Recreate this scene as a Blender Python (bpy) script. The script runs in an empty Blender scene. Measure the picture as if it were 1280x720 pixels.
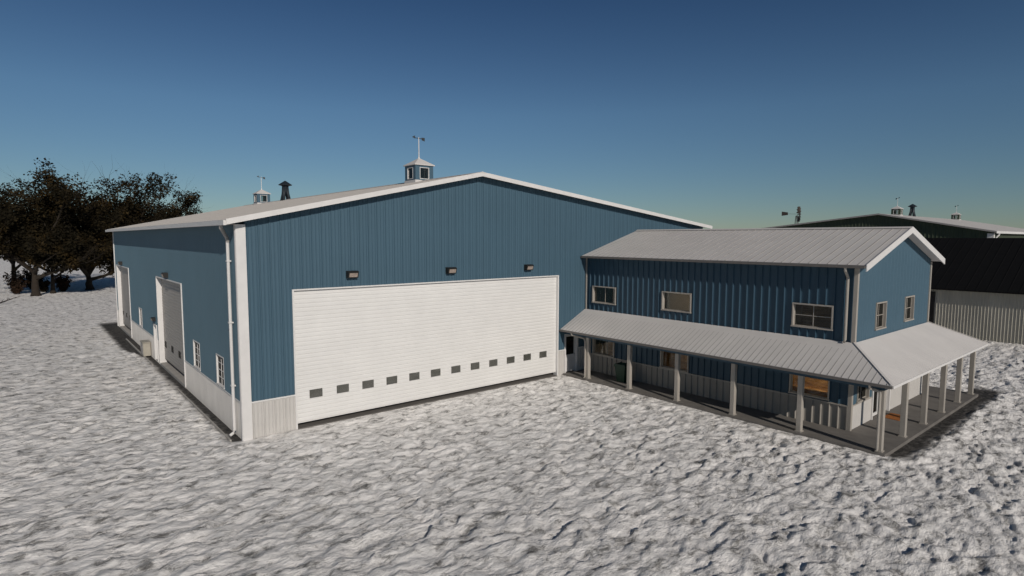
import bpy, math, random
import numpy as np
from mathutils import Vector, Matrix
random.seed(7)
SC = bpy.context.scene
COL = SC.collection
R = math.radians

# ------------------------------------------------------------------ materials
def mat(name, col, rough=0.6, var=0.12, scale=3.0, metal=0.0, bump=0.0, bscale=40.0, spec=0.4, col2=None, stretch=(1, 1, 1)):
    m = bpy.data.materials.new(name); m.use_nodes = True
    nt = m.node_tree; N = nt.nodes; L = nt.links
    b = N['Principled BSDF']
    col = tuple(c * 0.90 for c in col)
    b.inputs['Roughness'].default_value = rough
    b.inputs['Metallic'].default_value = metal
    b.inputs['Specular IOR Level'].default_value = spec
    tc = N.new('ShaderNodeTexCoord')
    mp = N.new('ShaderNodeMapping'); mp.inputs['Scale'].default_value = stretch
    L.new(tc.outputs['Object'], mp.inputs['Vector'])
    nz = N.new('ShaderNodeTexNoise'); nz.inputs['Scale'].default_value = scale; nz.inputs['Detail'].default_value = 6
    nz.inputs['Roughness'].default_value = 0.65
    L.new(mp.outputs['Vector'], nz.inputs['Vector'])
    rp = N.new('ShaderNodeValToRGB')
    rp.color_ramp.elements[0].position = 0.3; rp.color_ramp.elements[1].position = 0.7
    c2 = col2 if col2 else tuple(min(1, c * (1 + var)) for c in col)
    rp.color_ramp.elements[0].color = (*[c * (1 - var) for c in col], 1)
    rp.color_ramp.elements[1].color = (*c2, 1)
    L.new(nz.outputs['Fac'], rp.inputs['Fac'])
    L.new(rp.outputs['Color'], b.inputs['Base Color'])
    if bump:
        n2 = N.new('ShaderNodeTexNoise'); n2.inputs['Scale'].default_value = bscale; n2.inputs['Detail'].default_value = 4
        L.new(mp.outputs['Vector'], n2.inputs['Vector'])
        bp = N.new('ShaderNodeBump'); bp.inputs['Strength'].default_value = bump; bp.inputs['Distance'].default_value = 0.01
        L.new(n2.outputs['Fac'], bp.inputs['Height']); L.new(bp.outputs['Normal'], b.inputs['Normal'])
    return m

def glass(name, tint, refl=0.12, clear=0.8, rough=0.02, ior=1.36):
    m = bpy.data.materials.new(name); m.use_nodes = True
    nt = m.node_tree; N = nt.nodes; L = nt.links
    out = N['Material Output']; N.remove(N['Principled BSDF'])
    tr = N.new('ShaderNodeBsdfTransparent'); tr.inputs['Color'].default_value = (*tint, 1)
    df = N.new('ShaderNodeBsdfDiffuse'); df.inputs['Color'].default_value = (0.13, 0.13, 0.115, 1)
    gl = N.new('ShaderNodeBsdfGlossy'); gl.inputs['Roughness'].default_value = rough
    m1 = N.new('ShaderNodeMixShader'); m1.inputs['Fac'].default_value = 1 - clear
    L.new(tr.outputs[0], m1.inputs[1]); L.new(df.outputs[0], m1.inputs[2])
    fr = N.new('ShaderNodeFresnel'); fr.inputs['IOR'].default_value = ior
    ma = N.new('ShaderNodeMath'); ma.operation = 'ADD'; ma.inputs[1].default_value = refl
    L.new(fr.outputs[0], ma.inputs[0])
    m2 = N.new('ShaderNodeMixShader')
    L.new(ma.outputs[0], m2.inputs['Fac']); L.new(m1.outputs[0], m2.inputs[1]); L.new(gl.outputs[0], m2.inputs[2])
    L.new(m2.outputs[0], out.inputs['Surface'])
    return m

BLUE = mat('blue_metal', (0.064, 0.122, 0.168), 0.55, 0.05, 0.35, spec=0.3)
SUNLIT_BLUE = mat('sunlit_blue_metal', (0.098, 0.172, 0.220), 0.6, 0.05, 0.3, spec=0.3)  # the shed's blue, lightened so the long side looks sunlit
SHADED_BLUE = mat('shaded_blue_metal', (0.030, 0.070, 0.108), 0.5, 0.06, 0.4, spec=0.3)  # the same blue with shade put into it, for wing side and beam
BEIGE = mat('offwhite_panel', (0.56, 0.54, 0.515), 0.6, 0.06, 0.8)
SUNLIT_PANEL = mat('sunlit_panel', (0.72, 0.69, 0.65), 0.6, 0.08, 1.2, stretch=(1, 1, 0.4))  # base panel whitened to carry sunlight on the long side
WHITE = mat('white_paint', (0.72, 0.705, 0.69), 0.5, 0.05, 2.0)
DOORW = mat('white_door', (0.76, 0.75, 0.73), 0.5, 0.04, 0.7)
DOORG = mat('grey_door', (0.37, 0.345, 0.315), 0.5, 0.05, 0.7)
ROOF = mat('galvanised_roof', (0.66, 0.635, 0.615), 0.7, 0.06, 0.7, spec=0.15)
GUT = mat('gutter_metal', (0.38, 0.36, 0.34), 0.5, 0.1, 3)
POST = mat('post_paint', (0.38, 0.35, 0.31), 0.6, 0.10, 4, stretch=(1, 1, 0.3))
SHADED_PANEL = mat('shaded_panel', (0.30, 0.28, 0.25), 0.65, 0.1, 1.2, stretch=(1, 1, 0.4))  # off-white panel darkened to paint in the shade under the porch
SEAM = mat('seam_metal', (0.36, 0.345, 0.33), 0.7, 0.1, 2, spec=0.1)
DGUT = mat('dark_gutter_metal', (0.15, 0.14, 0.132), 0.6, 0.1, 3)
CONC = mat('concrete', (0.17, 0.158, 0.145), 0.9, 0.18, 1.5, bump=0.4)
CONCL = mat('pale_concrete', (0.42, 0.40, 0.37), 0.9, 0.15, 2.5, bump=0.4)
DARK = mat('bronze_metal', (0.018, 0.017, 0.016), 0.5, 0.1, 5)
BLACKR = mat('black_roof', (0.007, 0.007, 0.0075), 0.8, 0.15, 1.0, spec=0.1)
GREYW = mat('grey_panel', (0.44, 0.42, 0.36), 0.65, 0.12, 1.0, stretch=(1, 1, 0.3))
GREEN = mat('dark_green_metal', (0.05, 0.068, 0.04), 0.6, 0.12, 1.0, stretch=(1, 1, 0.3))
BINM = mat('green_plastic', (0.008, 0.04, 0.022), 0.45, 0.12, 4)
MATM = mat('orange_coir', (0.34, 0.115, 0.022), 0.95, 0.35, 14, bump=0.8, bscale=120)
BOXM = mat('tan_metal', (0.40, 0.37, 0.31), 0.5, 0.10, 3)
LENS = mat('lamp_lens', (0.34, 0.28, 0.24), 0.25, 0.25, 9)
WOOD = mat('wood_panel', (0.36, 0.17, 0.055), 0.6, 0.3, 2.2, col2=(0.72, 0.42, 0.15), stretch=(1, 0.8, 5))
FLOOR = mat('wood_floor', (0.09, 0.055, 0.03), 0.5, 0.25, 2.0)
PLASTER = mat('plaster', (0.52, 0.45, 0.34), 0.8, 0.06, 1.0)
TRUNK = mat('bark', (0.026, 0.019, 0.013), 0.9, 0.35, 2.5, bump=0.8, bscale=12)
RUST = mat('rusty_metal', (0.05, 0.04, 0.034), 0.6, 0.25, 3)
VENTM = mat('vent_metal', (0.020, 0.028, 0.036), 0.5, 0.15, 4)
GLASS = glass('window_glass', (0.86, 0.87, 0.86), 0.0, 0.96)
DGLASS = glass('door_pane_glass', (0.40, 0.41, 0.40), 0.10, 0.35, 0.08)
BGLASS = glass('dark_glass', (0.22, 0.22, 0.22), 0.0, 0.95)

SGLASS = glass('dusty_dark_glass', (0.12, 0.12, 0.12), 0.0, 0.85, 0.15, 1.06)
def leaf_mat(name, a, b, c):
    m = bpy.data.materials.new(name); m.use_nodes = True
    nt = m.node_tree; N = nt.nodes; L = nt.links; bs = N['Principled BSDF']
    bs.inputs['Roughness'].default_value = 0.8; bs.inputs['Specular IOR Level'].default_value = 0.1
    tc = N.new('ShaderNodeTexCoord')
    n1 = N.new('ShaderNodeTexNoise'); n1.inputs['Scale'].default_value = 0.45; n1.inputs['Detail'].default_value = 5
    L.new(tc.outputs['Object'], n1.inputs['Vector'])
    n2 = N.new('ShaderNodeTexWhiteNoise'); L.new(tc.outputs['Object'], n2.inputs['Vector'])
    ad = N.new('ShaderNodeMath'); ad.operation = 'MULTIPLY_ADD'; ad.inputs[1].default_value = 0.18; 
    L.new(n2.outputs['Value'], ad.inputs[0]); L.new(n1.outputs['Fac'], ad.inputs[2])
    rp = N.new('ShaderNodeValToRGB'); cr = rp.color_ramp
    cr.elements[0].position = 0.40; cr.elements[0].color = (*a, 1)
    cr.elements[1].position = 0.82; cr.elements[1].color = (*c, 1)
    e = cr.elements.new(0.64); e.color = (*b, 1)
    L.new(ad.outputs[0], rp.inputs['Fac']); L.new(rp.outputs['Color'], bs.inputs['Base Color'])
    return m
LEAF = leaf_mat('brown_leaves', (0.008, 0.0068, 0.0038), (0.017, 0.0135, 0.0065), (0.062, 0.039, 0.013))
LEAFR = leaf_mat('rust_leaves', (0.018, 0.012, 0.008), (0.034, 0.020, 0.013), (0.065, 0.034, 0.02))

# ------------------------------------------------------------------ object helpers
def tag(o, label=None, cat=None, group=None, kind=None):
    if label: o['label'] = label
    if cat: o['category'] = cat
    if group: o['group'] = group
    if kind: o['kind'] = kind
    return o
def thing(name, loc, label, cat, group=None):
    o = bpy.data.objects.new(name, None); COL.objects.link(o); o.location = loc
    o.empty_display_size = 0.3
    return tag(o, label, cat, group)
def origin_of(o):
    v = Vector((0, 0, 0))
    while o is not None:
        v += o.location; o = o.parent
    return v

class MB:
    def __init__(s): s.v = []; s.f = []; s.smooth = False
    def quad(s, *p):
        n = len(s.v); s.v += [tuple(q) for q in p]; s.f.append(tuple(range(n, n + len(p)))); return s
    def box(s, x0, x1, y0, y1, z0, z1):
        n = len(s.v)
        s.v += [(x, y, z) for z in (z0, z1) for y in (y0, y1) for x in (x0, x1)]
        s.f += [tuple(n + i for i in f) for f in ((0, 2, 3, 1), (4, 5, 7, 6), (0, 1, 5, 4), (2, 6, 7, 3), (0, 4, 6, 2), (1, 3, 7, 5))]
        return s
    def cbox(s, x0, x1, y0, y1, z0, z1, c=0.01):       # box with small chamfers round the top and the sides
        pts = [(x0 + c, y0), (x1 - c, y0), (x1, y0 + c), (x1, y1 - c), (x1 - c, y1), (x0 + c, y1), (x0, y1 - c), (x0, y0 + c)]
        return s.prism([(x, y, z0) for x, y in pts], (0, 0, z1 - z0))
    def prism(s, poly, ext):
        n = len(s.v); k = len(poly); e = Vector(ext)
        s.v += [tuple(p) for p in poly] + [tuple(Vector(p) + e) for p in poly]
        s.f.append(tuple(n + i for i in reversed(range(k)))); s.f.append(tuple(n + k + i for i in range(k)))
        for i in range(k):
            j = (i + 1) % k; s.f.append((n + i, n + j, n + k + j, n + k + i))
        return s
    def bar(s, a, b, w, h, up=(0, 0, 1)):
        a = Vector(a); b = Vector(b); d = (b - a).normalized(); u = Vector(up)
        r = d.cross(u)
        if r.length < 1e-4: r = d.cross(Vector((1, 0, 0)))
        r.normalize(); u = r.cross(d)
        c = [a + r * (sx * w / 2) + u * (sy * h / 2) for sx, sy in ((-1, -1), (1, -1), (1, 1), (-1, 1))]
        return s.prism(c, b - a)
    def tube(s, pts, rad, n=8, cap=True):
        pts = [Vector(p) for p in pts]; base = len(s.v)
        for i, p in enumerate(pts):
            d = (pts[min(i + 1, len(pts) - 1)] - pts[max(i - 1, 0)]).normalized()
            a = d.cross(Vector((0.13, 0.21, 1))) 
            if a.length < 1e-3: a = d.cross(Vector((1, 0, 0)))
            a.normalize(); b = d.cross(a); r = rad[i] if isinstance(rad, (list, tuple)) else rad
            for k in range(n):
                t = 2 * math.pi * k / n; s.v.append(tuple(p + a * (r * math.cos(t)) + b * (r * math.sin(t))))
        for i in range(len(pts) - 1):
            for k in range(n):
                k2 = (k + 1) % n
                s.f.append((base + i * n + k, base + i * n + k2, base + (i + 1) * n + k2, base + (i + 1) * n + k))
        if cap:
            s.f.append(tuple(base + k for k in reversed(range(n)))); s.f.append(tuple(base + (len(pts) - 1) * n + k for k in range(n)))
        return s
    def lathe(s, c, prof, n=16, rot=0.0):
        base = len(s.v)
        for r, z in prof:
            for k in range(n):
                t = 2 * math.pi * k / n + rot; s.v.append((c[0] + r * math.cos(t), c[1] + r * math.sin(t), c[2] + z))
        for i in range(len(prof) - 1):
            for k in range(n):
                k2 = (k + 1) % n; s.f.append((base + i * n + k, base + i * n + k2, base + (i + 1) * n + k2, base + (i + 1) * n + k))
        s.f.append(tuple(base + k for k in reversed(range(n)))); s.f.append(tuple(base + (len(prof) - 1) * n + k for k in range(n)))
        return s
    def build(s, name, m, parent=None, smooth=False):
        me = bpy.data.meshes.new(name)
        o0 = origin_of(parent) if parent else Vector((0, 0, 0))
        me.from_pydata([(x - o0.x, y - o0.y, z - o0.z) for x, y, z in s.v], [], s.f)
        me.materials.append(m); me.update()
        o = bpy.data.objects.new(name, me); COL.objects.link(o)
        if parent: o.parent = parent
        if smooth:
            for p in me.polygons: p.use_smooth = True
        return o

def copy_tree(o, parent=None):
    c = o.copy(); COL.objects.link(c); c.parent = parent
    for ch in list(o.children): copy_tree(ch, c)
    return c

# a wall is a plane x=c (ax='x', s runs along y) or y=c (ax='y', s runs along x); sg = outward side
class Wall:
    def __init__(s, ax, c, sg): s.ax, s.c, s.sg = ax, c, sg
    def P(s, t, d, z): return (s.c + s.sg * d, t, z) if s.ax == 'x' else (t, s.c + s.sg * d, z)
    def box(s, mb, t0, t1, d0, d1, z0, z1):
        a = s.P(t0, d0, z0); b = s.P(t1, d1, z1)
        mb.box(min(a[0], b[0]), max(a[0], b[0]), min(a[1], b[1]), max(a[1], b[1]), min(a[2], b[2]), max(a[2], b[2]))

PROF = [(0.0, 0.0), (0.10, 0.0), (0.115, 0.6), (0.135, 0.6), (0.15, 0.0), (0.25, 0.0), (0.265, 0.6), (0.285, 0.6), (0.30, 0.0), (0.34, 0.0), (0.365, 1.0), (0.395, 1.0), (0.42, 0.0)]
PLAIN = [(0.0, 0.0), (0.325, 0.0), (0.355, 1.0), (0.39, 1.0), (0.42, 0.0)]
def prof_pts(t0, t1, per, depth):
    pts = []; sc = per / 0.42; k = math.floor(t0 / per) - 1
    allp = []
    while k * per < t1 + per:
        for (u, h) in (PLAIN if depth > 0.041 else PROF)[:-1]: allp.append((k * per + u * sc, h * depth))
        k += 1
    xs = [p[0] for p in allp]; hs = [p[1] for p in allp]
    f = lambda x: float(np.interp(x, xs, hs))
    pts = [(t0, f(t0))] + [p for p in allp if t0 + 1e-4 < p[0] < t1 - 1e-4] + [(t1, f(t1))]
    return pts
def clad(mb, W, t0, t1, zb, zt, openings=(), per=0.42, depth=0.03, kinks=(), back=0.12):
    ztf = zt if callable(zt) else (lambda t: zt)
    br = sorted(set([t0, t1] + [k for k in kinks if t0 < k < t1] + [e for o in openings for e in o[:2] if t0 < e < t1]))
    for a, b in zip(br[:-1], br[1:]):
        m = (a + b) / 2; spans = [(zb, None)]
        for o in sorted(openings, key=lambda o: o[2]):
            if o[0] - 1e-6 <= m <= o[1] + 1e-6:
                lo, _ = spans.pop()
                if o[2] > lo + 1e-4: spans.append((lo, o[2]))
                spans.append((max(lo, o[3]), None))
        for lo, hi in spans:
            top = (lambda t: hi) if hi is not None else ztf
            if top(m) - lo < 1e-3: continue
            for pts in (prof_pts(a, b, per, depth), [(a, -back), (b, -back)]):
                n = len(mb.v)
                for t, d in pts:
                    mb.v.append(W.P(t, d, lo)); mb.v.append(W.P(t, d, top(t)))
                for i in range(len(pts) - 1):
                    q = n + 2 * i; mb.f.append((q, q + 2, q + 3, q + 1))

def ring(mb, W, t0, t1, z0, z1, w, d0, d1, sill=0.0):
    """rectangular frame: outer edges t0..t1, z0..z1, member width w, from depth d0 to d1"""
    W.box(mb, t0, t0 + w, d0, d1, z0 + w, z1 - w); W.box(mb, t1 - w, t1, d0, d1, z0 + w, z1 - w)
    W.box(mb, t0, t1, d0, d1, z1 - w, z1); W.box(mb, t0 - sill, t1 + sill, d0, d1 + sill, z0, z0 + w)

def window(parent, W, t0, t1, z0, z1, nx=2, nz=2, m=WHITE, g=GLASS, w=0.055, out=0.045, inn=-0.14, name='window'):
    mb = MB(); ring(mb, W, t0, t1, z0, z1, w, inn, out, 0.02)
    a0, a1, b0, b1 = t0 + w, t1 - w, z0 + w, z1 - w
    mw = 0.013
    ring(mb, W, a0, a1, b0, b1, 0.022, inn + 0.03, inn + 0.075)
    for i in range(1, nx):
        t = a0 + (a1 - a0) * i / nx; W.box(mb, t - mw, t + mw, inn + 0.032, inn + 0.072, b0 + 0.022, b1 - 0.022)
    for i in range(1, nz):
        z = b0 + (b1 - b0) * i / nz
        for k in range(nx):
            u0 = a0 + (a1 - a0) * k / nx + (mw if k else 0.022); u1 = a0 + (a1 - a0) * (k + 1) / nx - (mw if k < nx - 1 else 0.022)
            W.box(mb, u0, u1, inn + 0.034, inn + 0.070, z - mw, z + mw)
    f = mb.build(name, m, parent)
    p = MB(); W.box(p, a0 + 0.01, a1 - 0.01, inn + 0.046, inn + 0.056, b0 + 0.01, b1 - 0.01); p.build('pane', g, f)
    return f

def wall_lamp(parent, W, t, z, s=1.0):
    mb = MB(); hw = 0.25 * s
    P = lambda d, zz: W.P(t - hw, d, z + zz)
    prof = [P(0.0, -0.15 * s), P(0.0, 0.17 * s), P(0.24 * s, 0.17 * s), P(0.32 * s, 0.12 * s), P(0.24 * s, -0.15 * s)]
    mb.prism(prof, Vector(W.P(t + hw, 0, z)) - Vector(W.P(t - hw, 0, z)))
    o = mb.build('wall_lamp', DARK, parent)
    l = MB(); P2 = lambda d, zz: W.P(t - hw * 0.78, d, z + zz)
    l.prism([P2(0.255 * s, -0.11 * s), P2(0.311 * s, 0.07 * s), P2(0.324 * s, 0.07 * s), P2(0.268 * s, -0.11 * s)], Vector(W.P(t + hw * 0.78, 0, z)) - Vector(W.P(t - hw * 0.78, 0, z)))
    l.build('lens', LENS, o)
    return o

def overhead_door(parent, W, t0, t1, z0, z1, d, wins, m, slat=0.168, gm=None, fw=0.07, frame_m=WHITE, thick=0.05):
    """slatted door leaf set back at depth d, with its row of panes cut in"""
    mb = MB(); br = sorted(set([t0, t1] + [e for o in wins for e in o[:2]]))
    zs = [z0]; k = 0
    prof = []
    z = z0
    while z < z1 - 1e-3:
        for u, h in ((0.0, 0.0), (0.10, 0.014), (0.25, 0.019), (0.75, 0.019), (0.90, 0.014)):
            if z + u * slat < z1: prof.append((z + u * slat, h))
        z += slat
    prof.append((z1, 0.0))
    zz = [p[0] for p in prof]; hh = [p[1] for p in prof]
    for a, b in zip(br[:-1], br[1:]):
        mid = (a + b) / 2; spans = [(z0, z1)]
        for o in wins:
            if o[0] < mid < o[1]: spans = [(z0, o[2]), (o[3], z1)]
        for lo, hi in spans:
            pts = [(lo, float(np.interp(lo, zz, hh)))] + [p for p in prof if lo + 1e-4 < p[0] < hi - 1e-4] + [(hi, float(np.interp(hi, zz, hh)))]
            n = len(mb.v)
            for pz, h in pts: mb.v.append(W.P(a, d + h, pz)); mb.v.append(W.P(b, d + h, pz))
            for i in range(len(pts) - 1):
                q = n + 2 * i; mb.f.append((q, q + 1, q + 3, q + 2))
            n = len(mb.v); mb.v += [W.P(a, d - thick, lo), W.P(b, d - thick, lo), W.P(b, d - thick, hi), W.P(a, d - thick, hi)]
            mb.f.append((n, n + 1, n + 2, n + 3))
    W.box(mb, t0, t1, d - thick, d + 0.022, z0 - 0.03, z0)
    o = mb.build('overhead_door', m, parent)
    for (a, b, c, e) in wins:
        p = MB(); W.box(p, a, b, d - 0.012, d - 0.004, c, e); pn = p.build('pane', gm or DGLASS, o)
        q = MB(); ring(q, W, a - 0.012, b + 0.012, c - 0.012, e + 0.012, 0.02, d - 0.02, d + 0.0215)
        q.build('pane_frame', DARK if gm else m, o)
    return o

def slope_roof(mb, e0, e1, r0, r1, th=0.07):
    """one pitch: eave e0->e1, ridge r0->r1, solid of thickness th below"""
    p = [Vector(v) for v in (e0, e1, r1, r0)]; n = len(mb.v)
    mb.v += [tuple(v) for v in p] + [tuple(v - Vector((0, 0, th))) for v in p]
    mb.f += [(n, n + 1, n + 2, n + 3), (n + 7, n + 6, n + 5, n + 4)] + [(n + i, n + 4 + i, n + 4 + (i + 1) % 4, n + (i + 1) % 4) for i in range(4)]
def rib(mb, a, b, w=0.05, h=0.03):
    a = Vector(a); b = Vector(b); d = (b - a).normalized(); r = d.cross(Vector((0, 0, 1))).normalized(); u = r.cross(d)
    c = [a - r * w / 2 - u * 0.005, a + r * w / 2 - u * 0.005, a + r * w / 4 + u * h, a - r * w / 4 + u * h]
    mb.prism(c, b - a)

def cupola(parent, x, y, zr, s=1.0, body=BLUE, sl=(0.2175, 0.1125), axis='y', vane=20):
    """zr = ridge height below the cupola"""
    h = 0.55 * s
    b = MB()
    b.box(x - h - 0.03, x + h + 0.03, y - h - 0.03, y + h + 0.03, zr - 0.22, zr + 0.02)
    o = b.build('cupola', ROOF, parent)
    w = MB()
    z0, z1 = zr + 0.021, zr + 0.80 * s
    for sx in (-1, 1):
        for sy in (-1, 1):
            w.box(x + sx * h - (0.26 * s if sx > 0 else 0), x + sx * h + (0.26 * s if sx < 0 else 0), y + sy * h - (0.26 * s if sy > 0 else 0), y + sy * h + (0.26 * s if sy < 0 else 0), z0, z1)
    w.box(x - h + 0.004, x + h - 0.004, y - h + 0.004, y + h - 0.004, z1 - 0.10, z1 + 0.002)
    w.box(x - h + 0.004, x + h - 0.004, y - h + 0.004, y + h - 0.004, z0 - 0.002, z0 + 0.06)
    w.build('cupola_wall', body, o)
    for W, t in ((Wall('x', x - h, -1), y), (Wall('x', x + h, 1), y), (Wall('y', y - h, -1), x), (Wall('y', y + h, 1), x)):
        f = MB(); ring(f, W, t - 0.29 * s, t + 0.29 * s, z0 + 0.062, z1 - 0.102, 0.030, -0.06, 0.012); f.build('window_frame', WHITE, o)
        g = MB(); W.box(g, t - 0.25 * s, t + 0.25 * s, -0.05, -0.04, z0 + 0.1, z1 - 0.14); g.build('pane', GLASS, o)
    rf = MB(); q = h + 0.07 * s; zt = z1 + 0.45 * s
    n = len(rf.v)
    rf.v += [(x - q, y - q, z1 + 0.005), (x + q, y - q, z1 + 0.005), (x + q, y + q, z1 + 0.005), (x - q, y + q, z1 + 0.005)]
    rf.v += [(x - q, y - q, z1 + 0.05), (x + q, y - q, z1 + 0.05), (x + q, y + q, z1 + 0.05), (x - q, y + q, z1 + 0.05), (x, y, zt)]
    rf.f += [(3, 2, 1, 0)] + [(i, (i + 1) % 4, 4 + (i + 1) % 4, 4 + i) for i in range(4)] + [(4 + i, 4 + (i + 1) % 4, 8) for i in range(4)]
    rf.build('cupola_roof', ROOF, o)
    v = MB(); top = zt + 1.10 * s
    v.tube([(x, y, zt - 0.08), (x, y, top)], [0.028 * s, 0.022 * s], 8); v.lathe((x, y, zt - 0.06), [(0.08 * s, 0), (0.05 * s, 0.06), (0.03 * s, 0.12)], 8)
    v.build('finial_pole', WHITE, o)
    a = R(vane); dx, dy = math.cos(a), math.sin(a); t = MB()
    t.bar((x - dx * 0.24 * s, y - dy * 0.24 * s, top - 0.02), (x + dx * 0.24 * s, y + dy * 0.24 * s, top - 0.10), 0.035, 0.035)
    t.prism([(x - dx * 0.20 * s, y - dy * 0.20 * s, top + 0.10), (x - dx * 0.36 * s, y - dy * 0.36 * s, top + 0.02), (x - dx * 0.20 * s, y - dy * 0.20 * s, top - 0.07)], (-dy * 0.03, dx * 0.03, 0))
    t.prism([(x + dx * 0.14 * s, y + dy * 0.14 * s, top - 0.02), (x + dx * 0.32 * s, y + dy * 0.32 * s, top - 0.03), (x + dx * 0.32 * s, y + dy * 0.32 * s, top - 0.22), (x + dx * 0.16 * s, y + dy * 0.16 * s, top - 0.16)], (-dy * 0.03, dx * 0.03, 0))
    t.build('weathervane', VENTM, o)
    return o

def roof_vent(parent, x, y, zr, s=1.0):
    b = MB()
    for sx, sy in ((-1, -1), (1, -1), (1, 1), (-1, 1)):
        b.tube([(x + sx * 0.27 * s, y + sy * 0.27 * s, zr - 0.15), (x + sx * 0.15 * s, y + sy * 0.15 * s, zr + 0.55 * s), (x + sx * 0.14 * s, y + sy * 0.14 * s, zr + 1.10 * s)], [0.12 * s, 0.11 * s, 0.08 * s], 8)
    b.lathe((x, y, zr), [(0.17 * s, 0.5 * s), (0.19 * s, 0.75 * s), (0.19 * s, 1.05 * s), (0.30 * s, 1.18 * s)], 14)
    o = b.build('roof_vent', VENTM, parent, True)
    c = MB(); c.lathe((x, y, zr), [(0.26 * s, 1.17 * s), (0.52 * s, 1.24 * s), (0.53 * s, 1.28 * s), (0.04 * s, 1.60 * s)], 16)
    c.build('vent_cap', VENTM, o)
    return o

# ------------------------------------------------------------------ the ground: one snow sheet
def perlin(x, y, seed):
    rng = np.random.RandomState(seed); perm = rng.permutation(512); ang = rng.rand(512) * 2 * np.pi
    gx, gy = np.cos(ang), np.sin(ang)
    xi = np.floor(x).astype(np.int64); yi = np.floor(y).astype(np.int64); xf = x - xi; yf = y - yi
    u = xf * xf * xf * (xf * (xf * 6 - 15) + 10); v = yf * yf * yf * (yf * (yf * 6 - 15) + 10)
    def g(ix, iy, dx, dy):
        h = perm[(perm[ix % 512] + iy) % 512]; return gx[h] * dx + gy[h] * dy
    a = g(xi, yi, xf, yf); b = g(xi + 1, yi, xf - 1, yf); c = g(xi, yi + 1, xf, yf - 1); d = g(xi + 1, yi + 1, xf - 1, yf - 1)
    return (a + u * (b - a)) * (1 - v) + (c + u * (d - c)) * v
def axis(lo, hi, step, near, far):
    a = [lo]
    while a[-1] < hi: a.append(a[-1] + step)
    st = step
    while a[-1] < far: st *= 1.013 if a[-1] < near else 1.09; a.append(a[-1] + st)
    st = step; pre = [lo]
    while pre[-1] > -far: st *= 1.09; pre.append(pre[-1] - st)
    return np.array(pre[:0:-1] + a)
def sstep(a, b, x):
    t = np.clip((x - a) / (b - a), 0, 1); return t * t * (3 - 2 * t)
def make_ground():
    xs = axis(-8.0, 31.0, 0.062, 40.0, 5000.0); ys = axis(-21.0, 6.0, 0.062, 75.0, 5000.0)
    X, Y = np.meshgrid(xs, ys); nx, ny = len(xs), len(ys)
    wx = X + 0.35 * perlin(X * 0.9, Y * 0.9, 11); wy = Y + 0.35 * perlin(X * 0.9 + 40, Y * 0.9, 12)
    big = perlin(wx * 0.16, wy * 0.22, 1)
    # soft wind-packed lumps; the crests are pushed down-wind afterwards, so each has a long windward face and a short steep lee
    m1 = perlin(wx * 0.85, wy * 1.35, 2); m2 = perlin(wx * 1.9 + 9, wy * 3.0, 3); m3 = perlin(wx * 4.1, wy * 6.0, 4); m4 = perlin(wx * 8.7, wy * 10.3, 5)
    cl = 0.82 + 0.36 * sstep(-0.25, 0.35, perlin(X * 0.33 + 5, Y * 0.33, 8)); c2 = 0.25 + 0.6 * sstep(-0.15, 0.30, perlin(X * 0.8 + 3, Y * 1.1, 9))
    m5 = perlin(wx * 15 + 2, wy * 18, 6)
    H = 0.05 * big + cl * (0.070 * m1 + 0.114 * m2 + (0.034 + 0.030 * c2) * m3 + (0.015 + 0.013 * c2) * m4 + 0.008 * m5)
    far = sstep(60, 200, np.hypot(X + 6, Y + 22)); H = H * (1 - far)
    # footprints: dug out below the floors, and calm along the walls
    def dist(x0, x1, y0, y1):
        dx = np.maximum(np.maximum(x0 - X, X - x1), 0); dy = np.maximum(np.maximum(y0 - Y, Y - y1), 0); return np.hypot(dx, dy)
    ds = dist(0.02, 30, 0.02, 37); dw = dist(16.6, 29.1, -15.76, 0.1)
    dmin = np.minimum(ds, dw)
    calm = sstep(0.0, 0.7, dmin); H = H * (0.22 + 0.78 * calm) - 0.015 * (1 - calm)
    # bare ground along the side wall; off the porch edge, snow shade painted dark
    jit = 0.16 * perlin(X * 1.7, Y * 1.7, 21) + 0.10 * perlin(X * 5, Y * 5, 22)
    wl = 0.42 + 0.75 * sstep(19.0, 25.0, Y)  # wide far end paints a shaded snow slope as dark ground
    inl = (1 - sstep(-0.22, 0.22, (-X) - wl - jit)) * (X < 0.3) * sstep(-0.2, 0.3, Y) * (1 - sstep(38.6, 40.0, Y + 2 * jit))
    wr = 0.60 + 0.14 * perlin(X * 0.5, X * 0, 23) 
    inr = (1 - sstep(-0.28, 0.28, (-15.8 - Y) - wr - 1.2 * jit)) * (Y > -17.6) * (Y < -15.2) * sstep(16.5, 17.2, X + jit) * (1 - sstep(30.6, 31.4, X + 2 * jit))
    bare_shade = np.clip(np.maximum(inl, inr), 0, 1)
    H = H * (1 - 0.75 * bare_shade) - 0.06 * bare_shade
    bank = np.exp(-(((-15.8 - Y) - wr - 0.35) / 0.35) ** 2) * sstep(16.8, 18.0, X) * (1 - sstep(30.0, 31.5, X)); H = H + 0.05 * bank
    H = np.where(np.minimum(dist(0.06, 29.9, 0.06, 36.9), dist(16.75, 28.9, -15.6, 0.2)) <= 0, -0.30, H)
    push = np.where(H > -0.25, H, 0) * (1 - bare_shade) * calm * (1 - far)
    V = np.stack([X + 0.18 * push, Y + 0.8 * push, H], -1).reshape(-1, 3)
    i = np.arange(nx * ny).reshape(ny, nx)
    F = np.stack([i[:-1, :-1], i[:-1, 1:], i[1:, 1:], i[1:, :-1]], -1).reshape(-1, 4)
    me = bpy.data.meshes.new('snow_ground')
    me.vertices.add(len(V)); me.vertices.foreach_set('co', V.astype(np.float32).ravel())
    me.loops.add(F.size); me.loops.foreach_set('vertex_index', F.astype(np.int32).ravel())
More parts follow.
